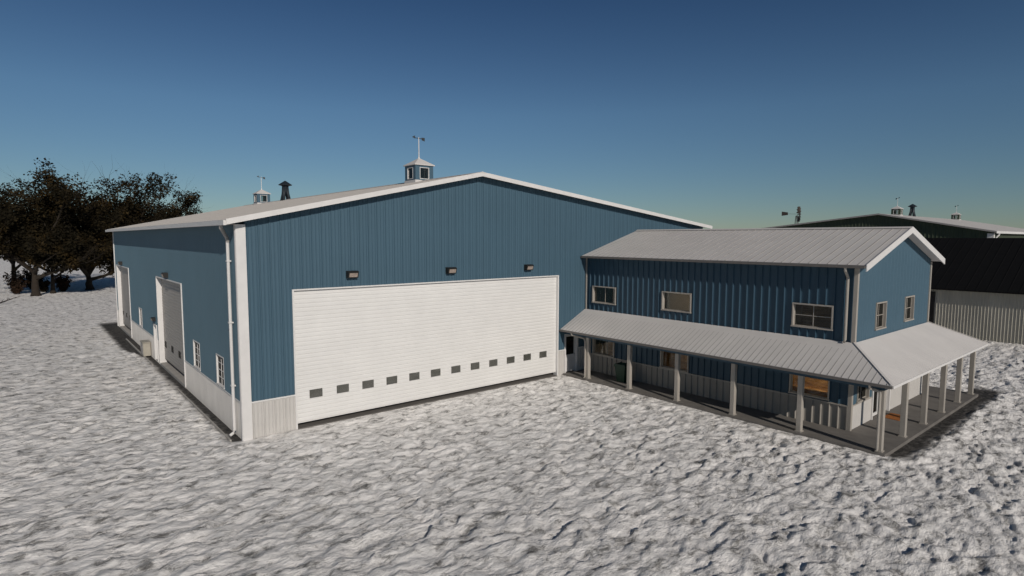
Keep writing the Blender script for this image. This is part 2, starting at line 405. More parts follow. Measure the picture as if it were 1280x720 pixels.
    me.polygons.add(len(F)); me.polygons.foreach_set('loop_start', np.arange(0, F.size, 4, dtype=np.int32))
    me.polygons.foreach_set('use_smooth', np.ones(len(F), dtype=bool))
    at = me.attributes.new('bare_shade', 'FLOAT', 'POINT'); at.data.foreach_set('value', bare_shade.astype(np.float32).ravel())
    me.update(); me.validate()
    m = bpy.data.materials.new('snow'); m.use_nodes = True; nt = m.node_tree; N = nt.nodes; L = nt.links; b = N['Principled BSDF']
    b.inputs['Roughness'].default_value = 0.75; b.inputs['Specular IOR Level'].default_value = 0.2
    tc = N.new('ShaderNodeTexCoord')
    m0 = N.new('ShaderNodeMapping'); m0.inputs['Scale'].default_value = (0.62, 1.0, 1.0); m0.inputs['Rotation'].default_value = (0, 0, R(8)); L.new(tc.outputs['Object'], m0.inputs['Vector'])
    n1 = N.new('ShaderNodeTexNoise'); n1.inputs['Scale'].default_value = 2.4; n1.inputs['Detail'].default_value = 12; n1.inputs['Roughness'].default_value = 0.75; n1.inputs['Distortion'].default_value = 0.35
    L.new(m0.outputs['Vector'], n1.inputs['Vector'])
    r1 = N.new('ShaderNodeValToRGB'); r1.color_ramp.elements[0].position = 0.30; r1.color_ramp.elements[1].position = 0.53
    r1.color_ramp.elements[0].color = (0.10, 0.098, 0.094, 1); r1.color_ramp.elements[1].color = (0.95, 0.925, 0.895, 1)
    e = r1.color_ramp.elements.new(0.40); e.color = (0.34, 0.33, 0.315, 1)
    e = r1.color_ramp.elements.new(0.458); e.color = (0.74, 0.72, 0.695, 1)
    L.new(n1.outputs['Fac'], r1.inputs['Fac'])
    n3 = N.new('ShaderNodeTexNoise'); n3.inputs['Scale'].default_value = 6; n3.inputs['Detail'].default_value = 8; L.new(tc.outputs['Object'], n3.inputs['Vector'])
    r3 = N.new('ShaderNodeValToRGB'); r3.color_ramp.elements[0].color = (0.028, 0.027, 0.026, 1); r3.color_ramp.elements[1].color = (0.115, 0.108, 0.100, 1)
    r3.color_ramp.elements[0].position = 0.35; r3.color_ramp.elements[1].position = 0.7
    L.new(n3.outputs['Fac'], r3.inputs['Fac'])
    ab = N.new('ShaderNodeAttribute'); ab.attribute_name = 'bare_shade'
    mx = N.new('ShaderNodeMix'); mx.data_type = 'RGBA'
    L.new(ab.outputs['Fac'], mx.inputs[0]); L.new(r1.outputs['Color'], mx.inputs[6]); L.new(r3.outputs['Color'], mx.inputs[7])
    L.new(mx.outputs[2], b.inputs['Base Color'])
    mp = N.new('ShaderNodeMapping'); mp.inputs['Scale'].default_value = (0.55, 1.0, 1); L.new(tc.outputs['Object'], mp.inputs['Vector'])
    nb = N.new('ShaderNodeTexNoise'); nb.inputs['Scale'].default_value = 3.2; nb.inputs['Detail'].default_value = 9; nb.inputs['Roughness'].default_value = 0.68
    L.new(mp.outputs['Vector'], nb.inputs['Vector'])
    b1 = N.new('ShaderNodeBump'); b1.inputs['Strength'].default_value = 0.8; b1.inputs['Distance'].default_value = 0.2
    L.new(nb.outputs['Fac'], b1.inputs['Height']); L.new(b1.outputs['Normal'], b.inputs['Normal'])
    me.materials.append(m)
    o = bpy.data.objects.new('snow_ground', me); COL.objects.link(o); tag(o, 'uneven wind-rippled snow covering the yard', None, None, 'structure')
make_ground()

# ------------------------------------------------------------------ the big blue shop
SW, SL_, XR = 30.0, 36.95, 10.76
def roof_z(x):            # top of roof
    return 8.13 + (x + 0.37) * (10.55 - 8.13) / (XR + 0.37) if x <= XR else 10.55 + (x - XR) * (8.34 - 10.55) / (30.4 - XR)
shop = thing('machine_shed', (0, 0, 0), 'large blue metal machine shed with wide white overhead door and light gabled roof', 'shed')
WF, WL = Wall('y', 0.0, -1), Wall('x', 0.0, -1)
WT = 1.36
topf = lambda x: roof_z(x) - 0.10
BIG = (1.92, 16.22, 0.0, 5.51); MD = (16.72, 17.78, 0.0, 2.24)
mb = MB(); clad(mb, WF, 0.29, SW - 0.05, WT, topf, [BIG, MD], 0.40, 0.040, [XR]); mb.build('cladding', BLUE, shop)
mb = MB(); clad(mb, WF, 0.29, SW - 0.05, -0.12, WT, [BIG, MD], 0.40, 0.040); mb.build('wainscot', BEIGE, shop)
D1 = (9.97, 17.03, 0.0, 5.23); D2 = (28.70, 35.72, 0.0, 5.23); SD = (17.66, 18.72, 0.0, 2.24)
LW = [(2.48, 3.67, 1.42, 2.71), (6.62, 7.93, 1.42, 2.71), (23.3, 24.6, 1.42, 2.71)]
ops = [D1, D2, SD] + LW
mb = MB(); clad(mb, WL, 0.06, SL_ - 0.05, WT, 7.98, ops, 0.24, 0.007); p = mb.build('cladding', SUNLIT_BLUE, shop); p['label'] = 'blue cladding of the long side, colour lightened as if sunlit'
mb = MB(); clad(mb, WL, 0.06, SL_ - 0.05, -0.12, WT, ops, 0.24, 0.007); mb.build('wainscot', SUNLIT_PANEL, shop)
mb = MB(); clad(mb, Wall('y', SL_, 1), 0, SW, -0.12, topf, [], 0.40, 0.03, [XR]); clad(mb, Wall('x', SW, 1), 0, SL_, -0.12, 8.2, [], 0.40, 0.03); mb.build('rear_cladding', BLUE, shop)
# trims
mb = MB(); mb.box(-0.045, 0.30, -0.05, 0.0, -0.1, 7.97); mb.box(-0.055, -0.001, 0.002, 0.12, -0.1, 7.97); mb.build('corner_trim', WHITE, shop)
mb = MB(); mb.box(-0.06, 0.0, SL_ - 0.12, SL_ + 0.04, -0.1, 7.97); mb.build('corner_trim', WHITE, shop)
for a, b in ((0.30, 1.92), (16.22, 16.72), (17.78, 18.2)): mb = MB(); mb.box(a, b, -0.045, -0.001, WT - 0.02, WT + 0.035); mb.build('ledge_trim', WHITE, shop)
for a, b in ((0.12, 9.97), (18.72, 28.70), (35.72, SL_ - 0.12)): mb = MB(); mb.box(-0.026, -0.001, a, b, WT - 0.02, WT + 0.03); mb.build('ledge_trim', WHITE, shop)
# roof
mb = MB()
y0, y1 = -0.43, SL_ + 0.43
slope_roof(mb, (-0.40, y0, roof_z(-0.40)), (-0.40, y1, roof_z(-0.40)), (XR, y0, 10.55), (XR, y1, 10.55), 0.08)
slope_roof(mb, (30.4, y1, 8.34), (30.4, y0, 8.34), (XR + 0.001, y1, 10.55), (XR + 0.001, y0, 10.55), 0.08)
rf = mb.build('roof', ROOF, shop); mb = MB()
y = y0 + 0.4
while y < y1:
    rib(mb, (-0.40, y, roof_z(-0.40)), (XR - 0.1, y, 10.53), 0.04, 0.012); rib(mb, (30.4, y, 8.34), (XR + 0.1, y, 10.54), 0.04, 0.012); y += 0.42
mb.build('seams', GUT, rf)
mb = MB(); mb.prism([(XR - 0.22, y0 - 0.05, 10.53), (XR, y0 - 0.05, 10.595), (XR + 0.22, y0 - 0.05, 10.54)], (0, y1 - y0 + 0.1, 0)); mb.build('ridge_cap', ROOF, shop)
mb = MB()
for a, b in ((-0.44, XR), (XR, 30.45)):
    mb.prism([(a, y0 - 0.04, roof_z(a) + 0.03), (b, y0 - 0.04, roof_z(b) + 0.03), (b, y0 - 0.04, roof_z(b) - 0.17), (a, y0 - 0.04, roof_z(a) - 0.17)], (0, 0.036, 0))
mb.build('fascia', WHITE, shop)
mb = MB(); mb.box(-0.52, -0.405, y0 + 0.02, y1, 7.93, 8.10); mb.build('gutter', WHITE, shop)
mb = MB(); mb.box(-0.40, -0.0, 0.0, y1, 7.955, 7.985); mb.box(-0.40, 29.9, -0.42, -0.06, 7.95, 7.96) if False else None
mb.build('soffit', GUT, shop)
mb = MB(); mb.tube([(-0.44, 0.27, 7.94), (-0.44, 0.28, 7.84), (-0.14, 0.70, 7.46), (-0.12, 0.74, 7.34)], 0.066, 10); mb.build('pipe_elbow', GUT, shop)
mb = MB(); mb.tube([(-0.12, 0.76, 7.36), (-0.12, 0.78, 0.20), (-0.17, 0.77, 0.10), (-0.30, 0.74, 0.03)], 0.058, 10)
for z in (1.9, 4.3, 6.6): mb.box(-0.19, -0.03, 0.69, 0.85, z, z + 0.05)
mb.build('downpipe', WHITE, shop, False)
# wide front door
wins = [(2.52 + 1.128 * i, 3.07 + 1.128 * i, 1.10, 1.46) for i in range(12)]
overhead_door(shop, WF, 1.99, 16.14, 0.22, 5.45, -0.10, wins, DOORW)
mb = MB(); W = WF
W.box(mb, 1.92, 1.99, -0.25, 0.04, 0.0, 5.51); W.box(mb, 16.14, 16.22, -0.25, 0.05, 0.0, 5.51); W.box(mb, 1.99, 16.14, -0.25, 0.045, 5.455, 5.51); mb.build('door_frame', WHITE, shop)
mb = MB(); mb.box(1.99, 16.14, -0.06, 1.0, -0.12, 0.015); mb.build('door_sill', CONC, shop)
# side doors
for D in (D1, D2):
    n = 4; st = (D[1] - D[0] - 0.9) / (n - 1)
    dw = [(D[0] + 0.22 + i * (D[1] - D[0] - 0.44 - 0.72) / 3.0, D[0] + 0.22 + 0.72 + i * (D[1] - D[0] - 0.44 - 0.72) / 3.0, 1.05, 1.40) for i in range(4)]
    dw = [(a + 0.06, b - 0.06, c, e) for a, b, c, e in dw]
    overhead_door(shop, WL, D[0] + 0.06, D[1] - 0.06, 0.34, 5.17, -0.24, dw, DOORG, gm=SGLASS)
    mb = MB(); WL.box(mb, D[0], D[0] + 0.06, -0.34, 0.05, 0.0, D[3]); WL.box(mb, D[1] - 0.06, D[1], -0.34, 0.05, 0.0, D[3]); WL.box(mb, D[0] + 0.06, D[1] - 0.06, -0.34, 0.05, 5.17, 5.23); mb.build('door_frame', WHITE, shop)
    mb = MB(); mb.box(-0.03, 0.9, D[0] + 0.06, D[1] - 0.06, -0.15, 0.08); mb.build('door_sill', CONCL, shop)
for w in LW: window(shop, WL, *w, 2, 4, m=WHITE, g=SGLASS, w=0.05, inn=-0.11, out=0.012)
def man_door(parent, W, o, wz0, dark=BGLASS, hinge=1, rec=-0.10):
    mb = MB(); f = 0.09
    W.box(mb, o[0], o[0] + f, -0.2, 0.05, 0.0, o[3]); W.box(mb, o[1] - f, o[1], -0.2, 0.05, 0.0, o[3]); W.box(mb, o[0] + f, o[1] - f, -0.2, 0.05, o[3] - f, o[3])
    fr = mb.build('door_frame', WHITE, parent)
    a, b = o[0] + f + 0.004, o[1] - f - 0.004; t = o[3] - f - 0.004
    l = MB(); W.box(l, a, b, rec - 0.05, rec, 0.08, wz0); W.box(l, a, a + 0.1, rec - 0.05, rec, wz0, t); W.box(l, b - 0.1, b, rec - 0.05, rec, wz0, t); W.box(l, a + 0.1, b - 0.1, rec - 0.05, rec, t - 0.1, t)
    lf = l.build('door', WHITE, parent)
    g = MB(); W.box(g, a + 0.1, b - 0.1, rec - 0.03, rec - 0.02, wz0, t - 0.1); g.build('pane', dark, lf)
    k = MB(); ht = b - 0.07 if hinge > 0 else a + 0.07
    p0, p1 = W.P(ht, rec, 1.02), W.P(ht, rec + 0.07, 1.02); k.tube([p0, p1], 0.014, 8)
    p2 = W.P(ht - 0.12 * hinge, rec + 0.07, 1.02); k.tube([p1, p2], 0.012, 8); k.build('handle', GUT, lf)
man_door(shop, WF, MD, 1.03)
man_door(shop, WL, SD, 1.15, hinge=-1)
for x in (4.34, 9.18, 13.95): wall_lamp(shop, WF, x, 6.0, 0.9)
wall_lamp(shop, WL, 13.6, 5.45, 0.85); wall_lamp(shop, WL, 32.3, 5.45, 0.85); wall_lamp(shop, WL, 18.2, 2.55, 0.7)
cupola(shop, XR, 5.25, 10.55, 1.0, BLUE, vane=-35)
cupola(shop, XR, 32.4, 10.55, 1.0, BLUE, vane=-15)
roof_vent(shop, XR, 26.25, 10.50, 1.0)
# dark concrete floor inside
mb = MB(); mb.box(0.15, 29.8, 0.15, SL_ - 0.2, -0.2, -0.02); mb.build('floor', CONC, shop)

# ------------------------------------------------------------------ the two-storey wing with its wrap-round porch
XW, XE, YW = 18.36, 27.3, -14.0
RX, RZ, EZ, EX0, EX1, YO = 22.83, 7.98, 6.53, 18.0, 27.66, -14.42
wing = thing('office_wing', (XW, YW, 0), 'two-storey blue office wing with metal roof and wrap-round porch in front of the shed', 'building')
def wroof(x): return EZ + (x - EX0) * (RZ - EZ) / (RX - EX0) if x <= RX else RZ + (x - RX) * (EZ - RZ) / (EX1 - RX)
WX, WY = Wall('x', XW, -1), Wall('y', YW, -1)
UW = [(-2.25, -0.57, 3.93, 4.88), (-6.86, -5.2, 3.95, 4.90), (-13.23, -11.63, 3.90, 4.89)]
LWN = [(-2.22, -0.66, 1.06, 2.08), (-6.82, -5.2, 1.06, 2.08), (-13.23, -11.64, 1.10, 2.10)]
WB = 1.02
mb = MB(); clad(mb, WX, YW + 0.06, -0.01, WB, 6.58, UW + LWN, 0.33, 0.052); mb.build('cladding', SHADED_BLUE, wing)
mb = MB(); clad(mb, WX, YW + 0.06, -0.01, 0.05, WB, [], 0.33, 0.052); mb.build('wainscot', SHADED_PANEL, wing)
EW = [(20.45, 21.6, 3.80, 4.93), (23.9, 25.1, 3.84, 4.96)]
GW = (18.92, 20.16, 1.06, 2.02); GD = (20.55, 22.62, 0.0, 2.22)
mb = MB(); clad(mb, WY, XW + 0.06, XE - 0.06, WB, lambda x: wroof(x) - 0.10, EW + [GW, GD], 0.40, 0.012, [RX]); mb.build('cladding', BLUE, wing)
mb = MB(); clad(mb, WY, XW + 0.06, XE - 0.06, 0.05, WB, [GD], 0.40, 0.012); mb.build('wainscot', BEIGE, wing)
mb = MB(); clad(mb, Wall('x', XE, 1), YW, -0.01, 0.05, 6.58, [], 0.40, 0.03); mb.build('rear_cladding', BLUE, wing)
for (a, b, c, d) in ((XW - 0.05, XW + 0.10, YW - 0.05, YW + 0.10), (XE - 0.10, XE + 0.05, YW - 0.05, YW + 0.10), (XW - 0.05, XW, -0.12, -0.04)):
    mb = MB(); mb.box(a, b, c, d, 0.07, 6.42); mb.build('corner_trim', POST, wing)
for q in ((XW - 0.062, XW - 0.001, YW + 0.11, -0.13), (XW + 0.11, 20.52, YW - 0.026, YW - 0.001), (22.66, XE - 0.11, YW - 0.026, YW - 0.001)): mb = MB(); mb.box(*q, WB - 0.02, WB + 0.03); mb.build('ledge_trim', POST, wing)
mb = MB()
slope_roof(mb, (EX0, YO, EZ), (EX0, -0.03, EZ), (RX, YO, RZ), (RX, -0.03, RZ), 0.09)
slope_roof(mb, (EX1, -0.03, EZ), (EX1, YO, EZ), (RX + .001, -0.03, RZ), (RX + .001, YO, RZ), 0.09)
rf = mb.build('roof', ROOF, wing); mb = MB()
y = YO + 0.30
while y < -0.1:
    rib(mb, (EX0, y, EZ), (RX - 0.05, y, RZ - 0.012), 0.04, 0.016); rib(mb, (EX1, y, EZ), (RX + 0.05, y, RZ - 0.012), 0.04, 0.016); y += 0.36
mb.build('seams', SEAM, rf)
mb = MB(); mb.prism([(RX - 0.18, YO - 0.03, RZ - 0.02), (RX, YO - 0.03, RZ + 0.05), (RX + 0.18, YO - 0.03, RZ - 0.02)], (0, -YO - 0.02, 0)); mb.build('ridge_cap', ROOF, wing)
mb = MB()
for a, b in ((EX0 - 0.05, RX), (RX, EX1 + 0.05)):
    za, zb = wroof(max(min(a, EX1), EX0)) - (0.015 if a < EX0 or a > EX1 else 0), wroof(max(min(b, EX1), EX0))
    mb.prism([(a, YO - 0.04, za + 0.045), (b, YO - 0.04, zb + 0.045), (b, YO - 0.04, zb - 0.22), (a, YO - 0.04, za - 0.22)], (0, 0.037, 0))
mb.build('barge_board', WHITE, wing)
mb = MB(); mb.box(EX0 - 0.11, EX0 - 0.002, YO + 0.02, -0.04, EZ - 0.12, EZ - 0.01); mb.box(EX0, XW - 0.04, YW + 0.1, -0.04, EZ - 0.12, EZ - 0.095); mb.build('gutter', DGUT, wing)
mb = MB(); yp = -13.72; mb.tube([(EX0 - 0.055, yp, EZ - 0.11), (EX0 - 0.05, yp, EZ - 0.22), (XW - 0.12, yp, EZ - 0.50), (XW - 0.11, yp, 3.62), (XW - 0.2, yp, 3.54)], 0.055, 10); mb.build('downpipe', POST, wing)
for w, nx, nz in zip(UW, (2, 1, 2), (1, 1, 2)): window(wing, WX, *w, nx, nz, m=POST, out=0.075)
for w in LWN: window(wing, WX, *w, 1, 1, m=POST, out=0.075)
for w in EW: window(wing, WY, *w, 2, 2, m=POST, g=SGLASS)
window(wing, WY, *GW, 2, 1, m=POST, g=SGLASS)
# glazed double door to the porch
mb = MB(); f = 0.09
WY.box(mb, GD[0], GD[0] + f, -0.2, 0.05, 0.05, GD[3]); WY.box(mb, GD[1] - f, GD[1], -0.2, 0.05, 0.05, GD[3]); WY.box(mb, GD[0] + f, GD[1] - f, -0.2, 0.05, GD[3] - f, GD[3])
mb.build('door_frame', WHITE, wing)
mid = (GD[0] + GD[1]) / 2
for a, b in ((GD[0] + f + .003, mid - .003), (mid + .003, GD[1] - f - .003)):
    l = MB(); ring(l, WY, a, b, 0.10, GD[3] - f - 0.003, 0.13, -0.12, -0.07); lf = l.build('door', WHITE, wing)
    g = MB(); WY.box(g, a + 0.12, b - 0.12, -0.10, -0.09, 0.22, GD[3] - f - 0.12); g.build('pane', BGLASS, lf)
    k = MB(); hx = b - 0.06 if b < mid + 0.1 else a + 0.06; k.tube([WY.P(hx, -0.07, 0.95), WY.P(hx, -0.02, 0.97), WY.P(hx, -0.02, 1.23), WY.P(hx, -0.07, 1.25)], 0.012, 8); k.build('handle', GUT, lf)
# inside: floors, partitions, a shelf that shows through the glass
mb = MB(); mb.box(XW + 0.13, XE - 0.13, YW + 0.13, -0.02, 0.0, 0.10); mb.box(XW + 0.13, XE - 0.13, YW + 0.13, -0.02, 2.55, 2.75); mb.build('interior_floor', FLOOR, wing)
mb = MB(); mb.box(20.34, 20.4, YW + 0.14, -0.05, 0.1, 2.55)
for i in range(11): mb.box(20.3 + 0.012 * (i % 2), 20.341, YW + 0.15 + 0.0, -0.06, 0.11 + i * 0.222, 0.11 + i * 0.222 + 0.205)
mb.box(XW + 0.13, 20.3, YW + 3.9, YW + 4.0, 0.1, 2.55); mb.box(20.9, 20.98, YW + 1.9, YW + 3.1, 2.75, 5.2); mb.build('interior_wall', WOOD, wing)
mb = MB(); mb.box(21.6, 21.7, YW + 0.14, -4.0, 2.75, 5.4); mb.box(XW + 0.13, 21.6, YW + 3.1, YW + 3.2, 2.75, 5.4); mb.box(XW + 0.13, 21.6, YW + 8.5, YW + 8.6, 2.75, 5.4); mb.box(XW + 0.13, XE - 0.13, YW + 0.13, -0.02, 5.4, 5.5); mb.build('interior_plaster', PLASTER, wing)
mb = MB()
for z in (0.55, 1.05, 1.55, 2.0): mb.box(19.95, 20.29, YW + 4.3, YW + 6.8, z, z + 0.035)
for y in (YW + 4.3, YW + 5.5, YW + 6.77): mb.box(19.95, 20.29, y, y + 0.03, 0.1, 2.2)
mb.build('interior_shelf', WOOD, wing)
mb = MB()
mb = MB(); mb.box(19.98, 20.298, YW + 0.3, YW + 3.2, 0.96, 0.998); mb.build('interior_shelf', WOOD, wing)
mb = MB(); mb.box(19.2, 20.0, YW + 1.4, YW + 2.6, 3.45, 3.50)
for x in (19.24, 19.92):
    for y in (YW + 1.44, YW + 2.52): mb.box(x, x + 0.04, y, y + 0.04, 2.75, 3.45)
mb.build('interior_table', WOOD, wing)
def glow_mat(name, col, st):
    m = bpy.data.materials.new(name); m.use_nodes = True; nt = m.node_tree; b = nt.nodes['Principled BSDF']
    b.inputs['Emission Color'].default_value = (*col, 1); b.inputs['Emission Strength'].default_value = st; return m
ADDED_GLOW = glow_mat('added_glow', (1.0, 0.80, 0.54), 13.0)
for x, y, z, w in ((19.6, -12.2, 2.548, 0.35), (19.7, -6.0, 2.548, 0.22), (19.7, -1.6, 2.548, 0.16), (20.0, -7.0, 5.398, 0.25), (19.9, -1.5, 5.398, 0.2)):  # unseen lamps, added so the rooms glow through the windows
    mb = MB(); mb.cbox(x - w - 0.03, x + w + 0.03, y - w - 0.03, y + w + 0.03, z - 0.05, z - 0.001, 0.02); lp = mb.build('added_lamp', WHITE, wing)
    mb = MB(); mb.cbox(x - w, x + w, y - w, y + w, z - 0.062, z - 0.051, 0.02); mb.build('added_diffuser', ADDED_GLOW, lp)
# porch
PX, PY, PZ0, PZ1, PE = 16.37, -15.98, 2.55, 3.53, 29.28
mb = MB()
th = Vector((0, 0, 0.06))
def sheet(a, b, c, d):
    n = len(mb.v); p = [Vector(q) for q in (a, b, c, d)]
    mb.v += [tuple(q) for q in p] + [tuple(q - th) for q in p]
    mb.f += [(n, n + 1, n + 2, n + 3), (n + 7, n + 6, n + 5, n + 4)] + [(n + i, n + 4 + i, n + 4 + (i + 1) % 4, n + (i + 1) % 4) for i in range(4)]
sheet((PX, PY, PZ0), (PX, -0.03, PZ0), (XW - .04, -0.03, PZ1), (XW - .04, YW - .04, PZ1))
sheet((PE, PY, PZ0), (PX + .001, PY, PZ0), (XW - .039, YW - .04, PZ1), (XE + .04, YW - .04, PZ1))
sheet((PE, -0.03, PZ0), (PE + .001, PY, PZ0), (XE + .041, YW - .04, PZ1), (XE + .04, -0.03, PZ1))
k = (PZ1 - PZ0) / (XW - PX)
x = PX + 0.3
while x < PE - 0.1:
    yt = YW - 0.05 if XW < x < XE else (PY + (x - PX) if x < XW else PY + (PE - x))
    if yt - PY > 0.1: rib(mb, (x, PY, PZ0), (x, yt, PZ0 + k * (yt - PY)), 0.04, 0.012)
    x += 0.29
rf = mb.build('porch_roof', ROOF, wing)
for xe, sg in ((PX, 1), (PE, -1)):
    mb = MB(); y = -0.2
    while y > PY + 0.05:
        run = (XW - 0.05 if y > YW else PX + (y - PY)) - PX
        if run > 0.1: rib(mb, (xe, y, PZ0), (xe + sg * run, y, PZ0 + k * run), 0.036, 0.014)
        y -= 0.24
    mb.build('seams', SEAM, rf)
for a, b in (((PX + .02, PY + .02, PZ0 + 0.03), (XW - .04, YW - .04, PZ1 + 0.02)), ((PE - .02, PY + .02, PZ0 + 0.03), (XE + .04, YW - .04, PZ1 + 0.02))): mb = MB(); mb.bar(a, b, 0.09, 0.012); mb.build('hip_cap', ROOF, wing)
mb = MB(); mb.box(PX - 0.09, PX - 0.002, PY + 0.0, -0.04, PZ0 - 0.10, PZ0 - 0.012); mb.build('gutter', DGUT, wing)
mb = MB(); mb.box(PX - 0.002, PE, PY - 0.03, PY - 0.002, PZ0 - 0.10, PZ0 - 0.005); mb.build('fascia', WHITE, wing)
mb = MB(); mb.box(16.72, 16.92, -15.64, -0.04, 2.26, 2.56); mb.box(16.92, 28.9, -15.64, -15.46, 2.26, 2.56); mb.box(28.72, 28.9, -15.46, -0.04, 2.26, 2.56); mb.build('porch_beam', SHADED_BLUE, wing)
mb = MB(); mb.box(16.56, 16.75, -15.80, -0.06, -0.2, 0.066); mb.box(16.75, 29.08, -15.80, -15.58, -0.2, 0.066); mb.box(16.75, 28.88, -15.58, -0.06, -0.2, 0.065); mb.box(28.88, 29.08, -15.58, -0.06, -0.2, 0.066); mb.build('porch_slab', CONC, wing)
pts = [(16.82, y) for y in (-1.7, -4.46, -7.22, -9.99, -12.77, -15.55)] + [(x, -15.55) for x in (19.22, 21.66, 24.12, 26.55, 28.8)] + [(28.8, y) for y in (-12.8, -10, -7.2, -4.5, -1.7)]
for x, y in pts:
    mb = MB(); mb.cbox(x - 0.095, x + 0.095, y - 0.095, y + 0.095, 0.066, 2.26, 0.012); mb.cbox(x - 0.125, x + 0.125, y - 0.125, y + 0.125, 0.067, 0.10, 0.012); mb.build('porch_post', POST, wing)
mb = MB(); mb.tube([(PX - 0.045, -15.3, PZ0 - 0.09), (PX - 0.045, -15.3, PZ0 - 0.2), (16.66, -15.5, 2.22), (16.665, -15.52, 2.1)], 0.05, 10); mb.tube([(16.665, -15.52, 2.12), (16.665, -15.52, 0.15), (16.58, -15.52, 0.09)], 0.048, 10); mb.build('porch_downpipe', POST, wing)
mb = MB(); mb.tube([(PX - 0.045, -0.9, PZ0 - 0.09), (PX - 0.04, -0.95, PZ0 - 0.2), (16.70, -1.50, 2.2), (16.69, -1.60, 2.08)], 0.045, 10); mb.tube([(16.68, -1.60, 2.10), (16.68, -1.60, 0.15), (16.6, -1.6, 0.10)], 0.043, 10); mb.build('porch_downpipe', POST, wing)

# ------------------------------------------------------------------ small things
def xform(mb, loc, rz):
    c, s = math.cos(rz), math.sin(rz); mb.v = [(loc[0] + x * c - y * s, loc[1] + x * s + y * c, loc[2] + z) for x, y, z in mb.v]; return mb
bl = (17.62, -3.38, 0.069); bn = thing('wheelie_bin', bl, 'dark green wheelie bin standing on the porch behind a post', 'bin')
def taper(mb, w0, d0, w1, d1, z0, z1):
    n = len(mb.v); mb.v += [(-w0, -d0, z0), (w0, -d0, z0), (w0, d0, z0), (-w0, d0, z0), (-w1, -d1, z1), (w1, -d1, z1), (w1, d1, z1), (-w1, d1, z1)]
    mb.f += [tuple(n + i for i in f) for f in ((3, 2, 1, 0), (4, 5, 6, 7), (0, 1, 5, 4), (1, 2, 6, 5), (2, 3, 7, 6), (3, 0, 4, 7))]
mb = MB(); taper(mb, 0.21, 0.22, 0.28, 0.31, 0.05, 0.86); taper(mb, 0.30, 0.33, 0.31, 0.34, 0.82, 0.88); xform(mb, bl, 0.1).build('bin_body', BINM, bn)
mb = MB(); taper(mb, 0.315, 0.345, 0.28, 0.30, 0.885, 0.96); mb.box(0.28, 0.36, -0.2, 0.2, 0.86, 0.91); xform(mb, bl, 0.1).build('lid', BINM, bn)
for s in (-1, 1):
    mb = MB(); mb.tube([(0.2, s * 0.22, 0.10), (0.2, s * 0.28, 0.10)], 0.10, 14); xform(mb, bl, 0.1).build('wheel', DARK, bn)
mb = MB(); mb.cbox(21.30, 22.25, -14.82, -14.20, 0.067, 0.085, 0.02); o = mb.build('doormat', MATM); tag(o, 'orange-brown doormat on the porch slab before the glazed double door', 'doormat')
ub = thing('utility_box', (-0.3, 20.6, 0), 'low tan metal utility box against the long side wall', 'utility box')
mb = MB(); mb.cbox(-0.46, -0.04, 20.05, 21.05, 0.03, 0.86, 0.03); mb.build('cabinet', BOXM, ub)
mb = MB(); mb.cbox(-0.50, -0.035, 20.0, 21.1, 0.862, 0.91, 0.03); mb.build('lid', BOXM, ub)
mb = MB(); mb.box(-0.475, -0.462, 20.12, 20.98, 0.12, 0.78); mb.box(-0.49, -0.474, 20.86, 20.92, 0.42, 0.55); mb.build('access_panel', GUT, ub)
mb = MB()
for a, b in ((0.25, 9.9), (17.1, 28.6)): mb.box(-0.43, -0.37, a, b, -0.15, 0.022)
o = mb.build('edging_kerb', CONCL); tag(o, 'thin pale concrete edging along the side wall', None, None, 'structure')

# ------------------------------------------------------------------ buildings behind
gx = 48.6
gs = thing('storage_shed', (gx, -14, 0), 'low grey ribbed storage shed with a steep black roof behind the office wing', 'shed')
WG = Wall('x', gx, -1); DOP = (-8.90, -5.2, 0.0, 3.42)
mb = MB(); clad(mb, WG, -36, 4, -0.1, 3.84, [DOP], 0.20, 0.042); mb.build('wall', GREYW, gs)
for q, sg in ((-36, -1), (4, 1)): mb = MB(); clad(mb, Wall('y', q, sg), gx, gx + 16, -0.1, lambda x: 3.8 + min(x - gx, gx + 16 - x) * 0.47, [], 0.27, 0.042, [gx + 8]); mb.build('end_wall', GREYW, gs)
mb = MB(); clad(mb, Wall('x', gx + 16, 1), -36, 4, -0.1, 3.84, [], 0.27, 0.042); mb.build('rear_wall', GREYW, gs)
mb = MB(); WG.box(mb, DOP[0], DOP[1], -0.4, -0.3, 0.0, 3.42); mb.build('sliding_door', DARK, gs)
mb = MB(); WG.box(mb, DOP[0], DOP[0] + 0.06, -0.4, 0.055, 0, 3.42); WG.box(mb, DOP[0], DOP[1], -0.4, 0.055, 3.36, 3.42); mb.build('door_frame', DARK, gs)
mb = MB(); rz = 7.62
slope_roof(mb, (gx - 0.55, -36.5, 3.72), (gx - 0.55, 4.5, 3.72), (gx + 8, -36.5, rz), (gx + 8, 4.5, rz), 0.1)
slope_roof(mb, (gx + 16.55, 4.5, 3.72), (gx + 16.55, -36.5, 3.72), (gx + 8.001, 4.5, rz), (gx + 8.001, -36.5, rz), 0.1)
y = -36.3
while y < 4.4:
    rib(mb, (gx - 0.55, y, 3.72), (gx + 7.9, y, rz - 0.04), 0.05, 0.025); y += 0.62
mb.build('roof', BLACKR, gs)

